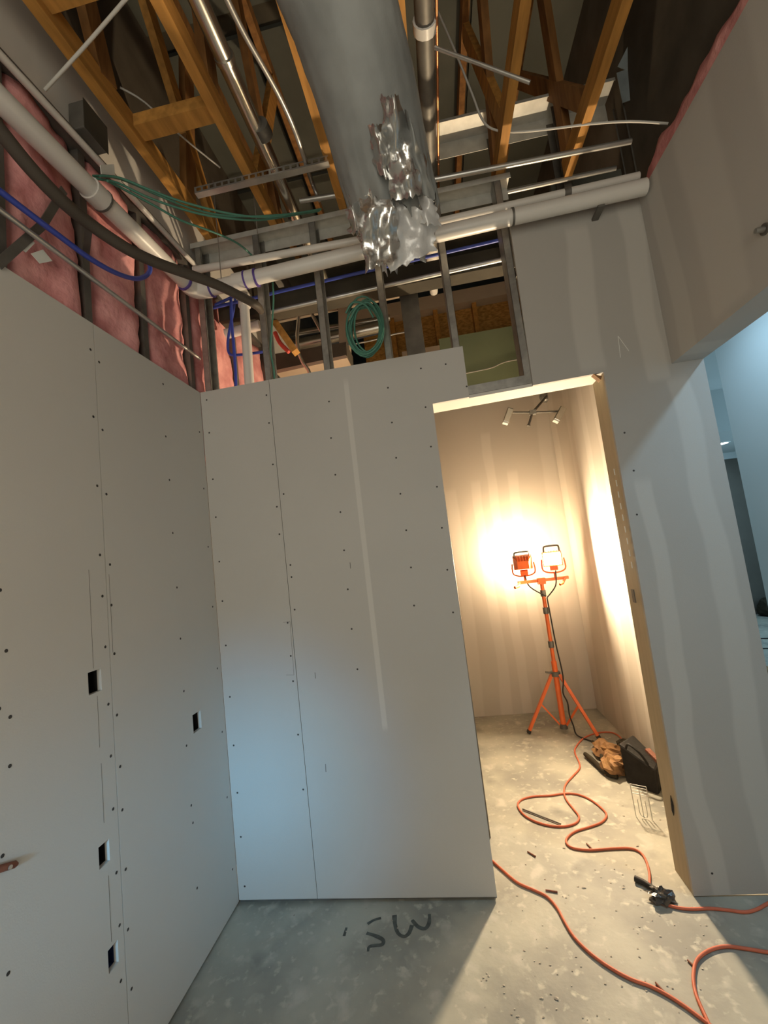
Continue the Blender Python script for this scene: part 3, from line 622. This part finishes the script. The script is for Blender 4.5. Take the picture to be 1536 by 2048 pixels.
flap([(692, 420), (716, 400), (732, 448), (702, 472)], lambda f: 1.43+.02*f, 8.1, m_foil, 'foil_tear')
# ---- pipes along y
def run(name, parts, label, cat, group=None):
    e = empty(name, parts[0][1][0] if not isinstance(parts[0][1], MB) else (0, 0, 0), label, cat, group)
    for nm, mb, m in parts: mb.build(nm, m, e)
    return e
def pipe(name, P, r, m, label, cat='pipe', rings=(), sm=0, group=None, n=14):
    P = [Vector(p) for p in P]; e = empty(name, P[0], label, cat, group)
    MB().tube(P, r, n, sm).build('pipe_run', m, e)
    for p, q, rr_, mm, nm in rings: MB().tube([p, q], rr_, n).build(nm, mm, e)
    return e
Y = Vector((0, 1, 0)); X = Vector((1, 0, 0)); ZV = Vector((0, 0, 1))
v = Vector
pipe('vent_pipe', [(1.352, -3.2, 3.46), (1.352, .60, 3.46)], .036, m_steel_dark, 'grey vent pipe with a white ring clamp beside the duct', rings=[
    (v((1.352, -.66, 3.46)), v((1.352, -.625, 3.46)), .044, m_pvc, 'ring_clamp'), (v((1.352, .50, 3.46)), v((1.352, .72, 3.46)), .047, m_pvc, 'coupling'), (v((1.352, .72, 3.46)), v((1.352, 1.0, 3.46)), .030, m_pvc, 'reducer'), (v((1.395, -1.5, 3.45)), v((1.395, .45, 3.45)), .006, m_lit_edge, 'lit_edge_rod'),  # thin coloured rod added as the orange-lit edge of the pipe
    (at(870, 95, 'y', -.6), at(1060, 165, 'y', -.6), .007, m_emt, 'hanger_rod')])
pipe('silver_conduit', [(.578, -2.6, 3.5), (.60, .9, 3.5)], .034, m_chrome, 'shiny silver conduit pipe between the left trusses', 'conduit', rings=[(at(452, 122, 'z', 3.5), at(447, 110, 'z', 3.5), .039, m_chrome, 'coupling'), (at(518, 248, 'z', 3.5), at(530, 272, 'z', 3.5), .039, m_steel_dark, 'coupling')])
pipe('armoured_cable', pts('z', 3.36, (430, -60), (455, 0), (490, 70), (530, 140), (560, 195), (585, 250), (605, 305)) + [at(622, 360, 'y', -.08), at(632, 385, 'y', -.04), at(640, 402, 'y', .0)], .0105, m_emt, 'pale armoured cable curving down to the metal track', 'cable', sm=4, n=8)
# ---- white drain line: along the left wall, elbow, along the back wall
z0 = 3.03
elb = [(.062, -.17, 3.035), (.064, -.125, 3.035), (.08, -.098, 3.034), (.115, -.088, 3.033), (.16, -.088, 3.033)]
e = empty('drain_pipe', (.06, -.2, 3.0), 'fat white drain pipe turning from left wall along back wall', 'pipe')
R = .036
MB().tube([(.06, -2.6, 2.955), (.06, -.17, 3.035)], R, 16).build('pipe_run', m_pvc, e)
el = MB().tube(elb, R+.007, 16, 4).build('elbow', m_pvc, e)
MB().tube([(.16, -.088, 3.033), (.95, -.088, 3.060), (2.30, -.088, 3.085)], R, 16).build('pipe_run', m_pvc, e)
cp = MB().tube([(.06, -.76, 3.0155), (.06, -.70, 3.0175)], R+.006, 16).build('coupling', m_pvc, e)
MB().tube([(.06, -.70, 3.0175), (.06, -.693, 3.018)], R+.008, 16).build('primer_ring', m_steel_dark, cp)
MB().tube([(.06, -.177, 3.035), (.062, -.168, 3.035)], R+.0085, 16).build('primer_ring', m_primer, el)
MB().tube([(.155, -.088, 3.033), (.162, -.088, 3.033)], R+.0085, 16).build('primer_ring', m_primer, el)
cp = MB().tube([(.285, -.088, 3.0373), (.40, -.088, 3.0412)], R+.006, 16).build('coupling', m_pvc, e)
for x in (.345, .402): MB().tube([(x, -.088, 3.04), (x+.009, -.088, 3.04)], R+.0085, 16).build('primer_ring', m_primer, cp)
cp = MB().tube([(1.695, -.088, 3.0745), (1.705, -.088, 3.0745)], R+.004, 16).build('clamp', m_steel_dark, e)
for x in (.5, 1.2, 2.1): MB().bar((x, -.088, 3.04), (x, .016, 3.04), .012, .03).build('strap_bracket', m_steel_dark, e)
pipe('water_pipe', [(.05, -.055, 3.180), (.95, -.055, 3.150), (2.30, -.055, 3.170)], .019, m_pvc, 'thin white pipe running just above the fat drain pipe', rings=[(v((1.96, -.055, 3.165)), v((1.99, -.055, 3.1655)), .022, m_steel_dark, 'coupling')])
pipe('metal_conduit', [at(600, 402, 'y', -.05), at(880, 357, 'y', -.05), (2.30, -.05, 3.358)], .013, m_emt, 'thin zinc conduit crossing high in front of upper studs', 'conduit')
pipe('lower_conduit', [(1.42, .14, 3.40), (2.31, .14, 3.40)], .012, m_emt, 'dim conduit behind the upper right studs', 'conduit')
pipe('drop_pipe', [at(488, 600, 'y', .065), (.245, .065, 2.3)], .026, m_pvc, 'white drop pipe going down behind the back drywall top', rings=[(at(488, 600, 'y', .065)+ZV*.03, at(488, 600, 'y', .065)-ZV*.04, .034, m_pvc, 'tee_fitting')])
pipe('trap_pipe', [at(452, 668, 'y', .28), at(500, 655, 'y', .28), at(520, 650, 'y', .28)], .03, m_pvc, 'short white trap pipe behind the corner studs')
# ---- conduits on the left wall
pipe('white_conduit', [(.022, -2.6, 3.12), (.022, -1.039, 3.215), (.022, .01, 3.262)], .013, m_pvc, 'slim white conduit above the pink insulation', 'conduit')
pipe('grey_conduit', [(.01, -2.6, 3.16), (.01, -1.0, 3.252), (.01, .01, 3.292)], .007, m_steel_dark, 'thin grey conduit just above the slim white one', 'conduit')
pipe('steel_conduit', [(.03, -2.6, 2.63), (.03, -1.061, 2.673), (.03, -.03, 2.698)], .0085, m_emt, 'thin steel conduit low across the pink insulation', 'conduit')
pipe('black_hose', pts('x', .14, (-60, 190), (0, 262), (60, 335), (120, 398)) + sweep([(180, 448), (250, 495), (310, 524), (370, 546), (430, 568), (480, 592), (512, 610)], at(180, 448, 'x', .14), at(512, 610, 'y', -.14)) + [at(522, 622, 'y', -.05)], [.021]*11+[.017], m_blackhose, 'thick dark hose sagging in front of the pink insulation', 'hose', sm=5)
hs = at(180, 448, 'x', .14); MB().bar((-.02, -.70, hs.z+.03), (hs.x, hs.y, hs.z+.019), .004, .022, (0, 0, 1)).build('hanger_strap', m_steel_dark, bpy.data.objects['black_hose'])
pipe('blue_tube', pts('x', .06, (-60, 335), (0, 382), (60, 428), (120, 473), (180, 517), (230, 545), (268, 557), (290, 553), (300, 540), (298, 526)), .0095, m_blue, 'blue water tube sagging across the left insulation', 'tube', sm=5, n=8)
pipe('blue_tube', pts('y', .07, (462, 598), (463, 640), (468, 700), (471, 745))+[at(472, 790, 'y', .07)], .0085, m_blue, 'blue water tube dropping vertically beside the corner studs', 'tube', sm=4, n=8)
pipe('blue_tube', pts('y', .16, (430, 610), (452, 600), (470, 596))+pts('y', .2, (463, 640), (456, 680), (458, 706), (475, 710), (525, 704)), .008, m_blue, 'blue water tube bent around the white drop pipe', 'tube', sm=4, n=8)
pipe('blue_tube', pts('y', .14, (400, 622), (560, 583), (700, 550), (850, 515), (1012, 477)), .009, m_blue, 'long straight blue water tube along the dark beam', 'tube', n=8)
# ---- green cables
P0 = at(190, 352, 'x', .045); P1 = at(640, 420, 'y', -.03)
GC = [[(186, 352), (225, 354), (262, 366), (320, 392), (380, 416), (440, 430), (500, 433), (560, 430), (600, 426), (640, 420)],
      [(190, 357), (235, 366), (290, 392), (350, 414), (410, 430), (470, 438), (520, 440), (565, 434), (600, 428), (638, 422)],
      [(200, 352), (240, 356), (300, 380), (360, 402), (430, 421), (490, 432), (540, 434), (580, 428), (610, 424), (642, 418)],
      [(215, 362), (250, 380), (310, 412), (360, 440), (410, 458), (450, 474), (480, 490), (505, 512)]]
GL = ('green cable, lowest of the swagged bundle', 'green cable in the middle of the swagged bundle', 'green cable, highest of the swagged bundle', 'green cable splitting off down to the drain pipe')
for uv, lab in zip(GC, GL): MB().tube(sweep(uv, P0, P1), .0048, 6, 4).build('green_cable', m_greenwire, label=lab, cat='cable', group='green cables swagged from the left wall')
a = at(578, 432, 'y', -.03); MB().tube([a-X*.006-ZV*0, a+X*.008], .016, 8).build('cable_tie', m_black, label='black tie around the green cable bundle', cat='cable tie')
a = [at(u, v_, 'x', .05) for u, v_ in ((201, 330), (228, 328), (230, 350), (203, 348))]
MB().prism([(p.y, p.z) for p in a], 'x', .047, .05).build('paper_tag', m_paper, label='white paper tag on the green cables at left wall', cat='tag')
MB().tube(pts('y', .008, (545, 562), (547, 600), (544, 650), (541, 700), (547, 735), (549, 757)), .0048, 6, 4).build('green_cable', m_greenwire, label='green cable hanging straight down a back wall stud', cat='cable', group='green cables on the back wall studs')
# hanging coil
cc = at(731, 660, 'y', -.03); co = empty('cable_coil', cc-ZV*.16, 'coil of green cable hung over the back drywall edge', 'cable coil')
rc = random.Random(5)
for k in range(9):
    w_ = .086*rc.uniform(.72, 1.05); h_ = .150*rc.uniform(.82, 1.05); ox = rc.uniform(-.012, .014); oz = rc.uniform(-.01, .012); tl = math.radians(rc.uniform(-4, 10)); yy = -.012-.004*k
    P = []
    for j in range(25):
        g = 2*math.pi*j/24; px = math.cos(g)*w_*(.82+.18*(math.sin(g) > -2)); pz = math.sin(g)*h_
        P.append(cc + v((ox+px*math.cos(tl)+pz*math.sin(tl), yy+.03+.008*math.sin(3*g+k)-.012, oz+pz*math.cos(tl)-px*math.sin(tl))))
    MB().tube(P, .0048, 6, 1).build('loop', m_greenwire, co)
MB().tube([cc+v((-.085, -.03, .09)), cc+v((-.04, -.05, .125)), cc+v((.02, -.05, .10)), cc+v((.05, -.03, .04))], .0055, 6, 5).build('wrap', m_greenwire, co)
MB().tube([cc+v((-.07, -.03, .05)), cc+v((-.02, -.05, .10)), cc+v((.04, -.045, .11)), cc+v((.07, -.03, .06))], .0055, 6, 5).build('wrap', m_greenwire, co)
# thin white cables
MB().tube(pts('y', -.15, (845, -40), (865, 0), (905, 90), (945, 190), (963, 236), (985, 258), (1030, 264), (1100, 258), (1180, 248), (1260, 243))+[at(1336, 247, 'y', -.15)], .0055, 6, 4).build('white_cable', m_whitewire, label='thin pale cable sagging from the roof to the right header', cat='cable')
MB().tube([at(270, -25, 'z', 3.39), at(250, 0, 'z', 3.39), at(170, 92, 'z', 3.36), at(90, 180, 'x', .006)], .0055, 6, 3).build('white_cable', m_whitewire, label='thin pale cable crossing the upper left drywall', cat='cable')
MB().tube(pts('z', 3.56, (240, 175), (290, 205), (360, 270), (440, 335)), .004, 6, 4).build('white_cable', m_whitewire, label='dim thin cable sagging behind the two leftmost trusses', cat='cable')
for u, v0, v1, lab in ((426, 362, 560, 'thin hanger wire left of the slanting truss'), (506, 372, 470, 'thin hanger wire right of the slanting truss')):
    a = at(u, v0, 'y', -.12); b = at(u+(v1-v0)*.035, v1, 'y', -.12); MB().tube([a, (a.x, a.y, b.z)], .0025, 6).build('hanger_wire', m_emt, label=lab, cat='wire', group='hanger wires under the roof')
# slotted angle
a, b = at(388, 368, 'y', -.3), at(655, 307, 'y', -.3); zz = ZC-.033; a.z = zz; b.z = zz
mb = MB(); mb.box((a.x, a.y, zz), (b.x, a.y+.03, zz+.002)); mb.box((a.x, a.y-.002, zz+.026), (b.x, a.y, zz+.032)); mb.box((a.x, a.y-.002, zz), (b.x, a.y, zz+.008))
k = a.x
while k < b.x: mb.box((k, a.y-.002, zz+.008), (k+.01, a.y, zz+.026)); k += .034
mb.build('slotted_angle', m_emt, label='slotted steel angle lying across the left trusses', cat='steel angle')
# junction box
c = at(166, 262, 'x', .0); jb = empty('junction_box', (0, c.y, c.z-.07), 'grey steel junction box on the upper left drywall', 'junction box')
MB().box((-.010, c.y-.055, c.z-.055), (.055, c.y+.055, c.z+.06)).build('box_body', m_steel_dark, jb, bevel=.004)
MB().box((.0555, c.y-.058, c.z-.058), (.058, c.y+.058, c.z+.063)).build('cover_plate', m_deck, jb)
# ---- upper right stud wall
wu = empty('wall_upper', (1.9, .2, 3.1), 'upper steel stud wall above the back right board', kind='structure')
mb = MB(); mb.box((1.40, .16, 3.93), (2.40, .30, 3.932)); mb.box((1.40, .30, 3.83), (2.40, .302, 3.932)); mb.box((1.40, .158, 3.915), (2.40, .16, 3.932)); mb.build('top_track', m_track, wu)
for u in (992, 1122, 1268):
    x = at(u, 300, 'y', .2).x; mb = MB(); mb.box((x-.02, .186, 3.0), (x+.02, .188, 3.88)); mb.box((x+.018, .186, 3.0), (x+.02, .29, 3.88)); mb.box((x-.02, .288, 3.0), (x+.02, .29, 3.88)); mb.build('stud', m_steel_dark, wu)
MB().box((2.05, .33, 3.12), (2.45, .36, 3.55)).build('backing_board', m_deckpanel, wu)
P_ = [at(1312, -20, 'y', .05), at(1300, 40, 'y', .05), at(1278, 85, 'y', .06), at(1250, 140, 'y', .1), at(1262, 200, 'y', .13)]
mb = MB()
for a, b in zip(P_, P_[1:]): mb.bar(a, b, .004, .085, (0, 1, .2))
mb.build('flashing_strip', m_flash, label='bent bluish sheet metal strip near the right header', cat='metal strip')
# ================================================================== BEYOND THE BACK STUDS
MB().box((.02, .24, 3.06), (1.78, .34, 3.17)).build('dark_beam', m_deck, label='dark horizontal beam behind the back wall studs', cat='beam')
pipe('rear_conduit', [(.3, .225, 3.045), (1.72, .225, 3.085)], .012, m_emt, 'pale conduit under the dark beam behind the studs', 'conduit')
a = at(815, 560, 'y', .4); MB().box((a.x-.06, .40, 0), (a.x+.05, .50, 3.3)).build('steel_post', m_steel_dark, label='wide dark post standing behind the back studs', cat='post', bevel=.004)
def slab(name, uv, y, th, m, label, cat, group=None):
    pp = pts('y', y, *uv); return MB().prism([(p.x, p.z) for p in pp], 'y', y, y+th).build(name, m, label=label, cat=cat, group=group)
slab('tan_board', [(545, 620), (800, 560), (798, 592), (545, 645)], 1.25, .03, m_tan_board, 'tan drywall band behind the left stud bays', 'board')
slab('dark_soffit', [(548, 708), (692, 684), (694, 712), (552, 742)], 1.0, .25, m_cavity, 'dark boxed soffit low behind the left stud bays', 'soffit')
slab('tan_column', [(676, 612), (696, 607), (700, 745), (680, 750)], 1.2, .08, m_tan_board, 'narrow tan board column behind the green coil', 'board')
slab('soffit_trim', [(552, 740), (692, 710), (694, 716), (553, 747)], .985, .27, m_tan_board, 'pale trim strip under the dark soffit', 'trim')
pipe('silver_duct', [at(555, 700, 'y', 1.7), at(700, 668, 'y', 1.7), at(775, 652, 'y', 1.7)], .06, m_chrome, 'shiny round duct deep behind the left stud bays', 'duct')
pipe('thin_duct', [at(560, 672, 'y', 1.8), at(780, 636, 'y', 1.8)], .03, m_chrome, 'thin shiny pipe above the deep round duct')
MB().bar(at(528, 612, 'y', .362), at(592, 705, 'y', .362), .06, .04, (0, 1, 0)).build('slanted_timber', m_wood, label='short slanted timber behind the left stud bays', cat='timber')
pipe('red_fitting', [at(550, 665, 'y', .335), at(560, 686, 'y', .335), at(578, 704, 'y', .335)], .013, m_red, 'red pipe fitting below the short slanted timber', sm=3)
pipe('bent_conduit', [v((.52, .5, 0.0)), v((.52, .5, 2.4))]+pts('y', .5, (598, 708), (597, 640), (601, 610), (610, 602), (625, 630), (642, 662)), .011, m_chrome, 'bent pale conduit arch behind the left stud bays', 'conduit', sm=4)
pipe('thin_grey_cable', pts('y', 1.195, (684, 692), (740, 682), (790, 668), (840, 660)), .006, m_emt, 'thin grey cable crossing behind the green coil', 'cable', sm=3)
# ================================================================== HALL DETAILS
def downlight(x, y, z, r, label, power, col):
    e = empty('ceiling_light', (x, y, z-.02), label, 'ceiling light', 'round hall ceiling lights')
    mb = MB(); n = 24; vs = []
    for rr_, zz in ((r*1.25, z), (r*1.25, z-.006), (r, z-.010), (r, z-.002)):
        vs += [(x+rr_*math.cos(2*math.pi*k/n), y+rr_*math.sin(2*math.pi*k/n), zz) for k in range(n)]
    mb.add(vs, [(i*n+k, i*n+(k+1) % n, (i+1)*n+(k+1) % n, (i+1)*n+k) for i in range(3) for k in range(n)]).build('trim_ring', m_paper, e)
    MB().tube([(x, y, z-.003), (x, y, z-.006)], r*.98, n).build('lit_disc', m_led, e)
    if power:
        d = bpy.data.lights.new('downlight', 'AREA'); d.shape = 'DISK'; d.size = r*1.9; d.energy = power; d.color = col
        o = bpy.data.objects.new('downlight', d); COL.objects.link(o); o.location = (x, y, z-.02)
COOL = (.44, .75, 1)
downlight(3.1, -.75, 3.0, .075, 'round ceiling light just outside the right opening', 17, COOL)
downlight(3.0, .9, 3.0, .075, 'round ceiling light above the hall beside the small room', 6, COOL)
q = at(1440, 887, 'z', 2.52); downlight(q.x, q.y, 2.52, .09, 'round ceiling light seen glowing at the far end of hall', 14, COOL)
q = at(1517, 1226, 'z', 0); 
crumple(v((q.x+.05, q.y-.25, .10)), .20, .15, .17, 13, .12, 18, 12).build('dark_bundle', m_brown, label='dark brown rounded bundle on the far hall floor', cat='bundle')
q = at(1540, 1352, 'z', 0); crumple(v((q.x, q.y, .03)), .11, .09, .05, 17, .2).build('tan_bundle', m_tan_leather, label='tan lump on the hall floor at the right picture edge', cat='bundle')
for i, v_ in enumerate((1277, 1297)):
    MB().tube([at(1500, v_, 'z', .008), at(1580, v_-1, 'z', .008)], .007, 6).build('hall_cord', m_black, label=('dark cord on the hall floor, farther of two', 'dark cord on the hall floor, nearer of two')[i], cat='cord', group='dark cords on the hall floor')

# ---- small marks and fixings
mk = MB()
a, b, c, d = pts('y', -.0003, (566, 1245), (580, 1243), (588, 1350), (572, 1350))
for p, q in ((a, b), (b, c), (c, d)): mk.bar(p, q, .0014, .0006, (1, 0, 0) if abs(p.z-q.z) > abs(p.x-q.x) else (0, 0, 1))
for u, v_, l in ((651, 1528, 16), (630, 1345, 12), (700, 1125, 12)): mk.bar(at(u, v_, 'y', -.0003), at(u+1, v_+l, 'y', -.0003), .003, .0006, (1, 0, 0))
mk.build('pencil_line', m_steel_dark, wb)
mk = MB(); a, b, c = pts('y', -.0004, (1241, 715), (1236, 672), (1258, 702))
mk.bar(a, b, .002, .0008, (1, 0, 0)); mk.bar(b, c, .002, .0008, (1, 0, 0)); mk.build('scratch_mark', m_paper, wb)
P = at(1531, 458, 'x', XS); e = empty('wall_fixing', (XS, P.y, P.z-.02), 'small grey round fixing on the right drywall header', 'fixing')
MB().tube([P+X*.0, P-X*.006], .018, 14).build('flange', m_steel_dark, e); MB().tube([P-X*.006, P-X*.03], [.010, .008], 10).build('stub', m_steel, e)
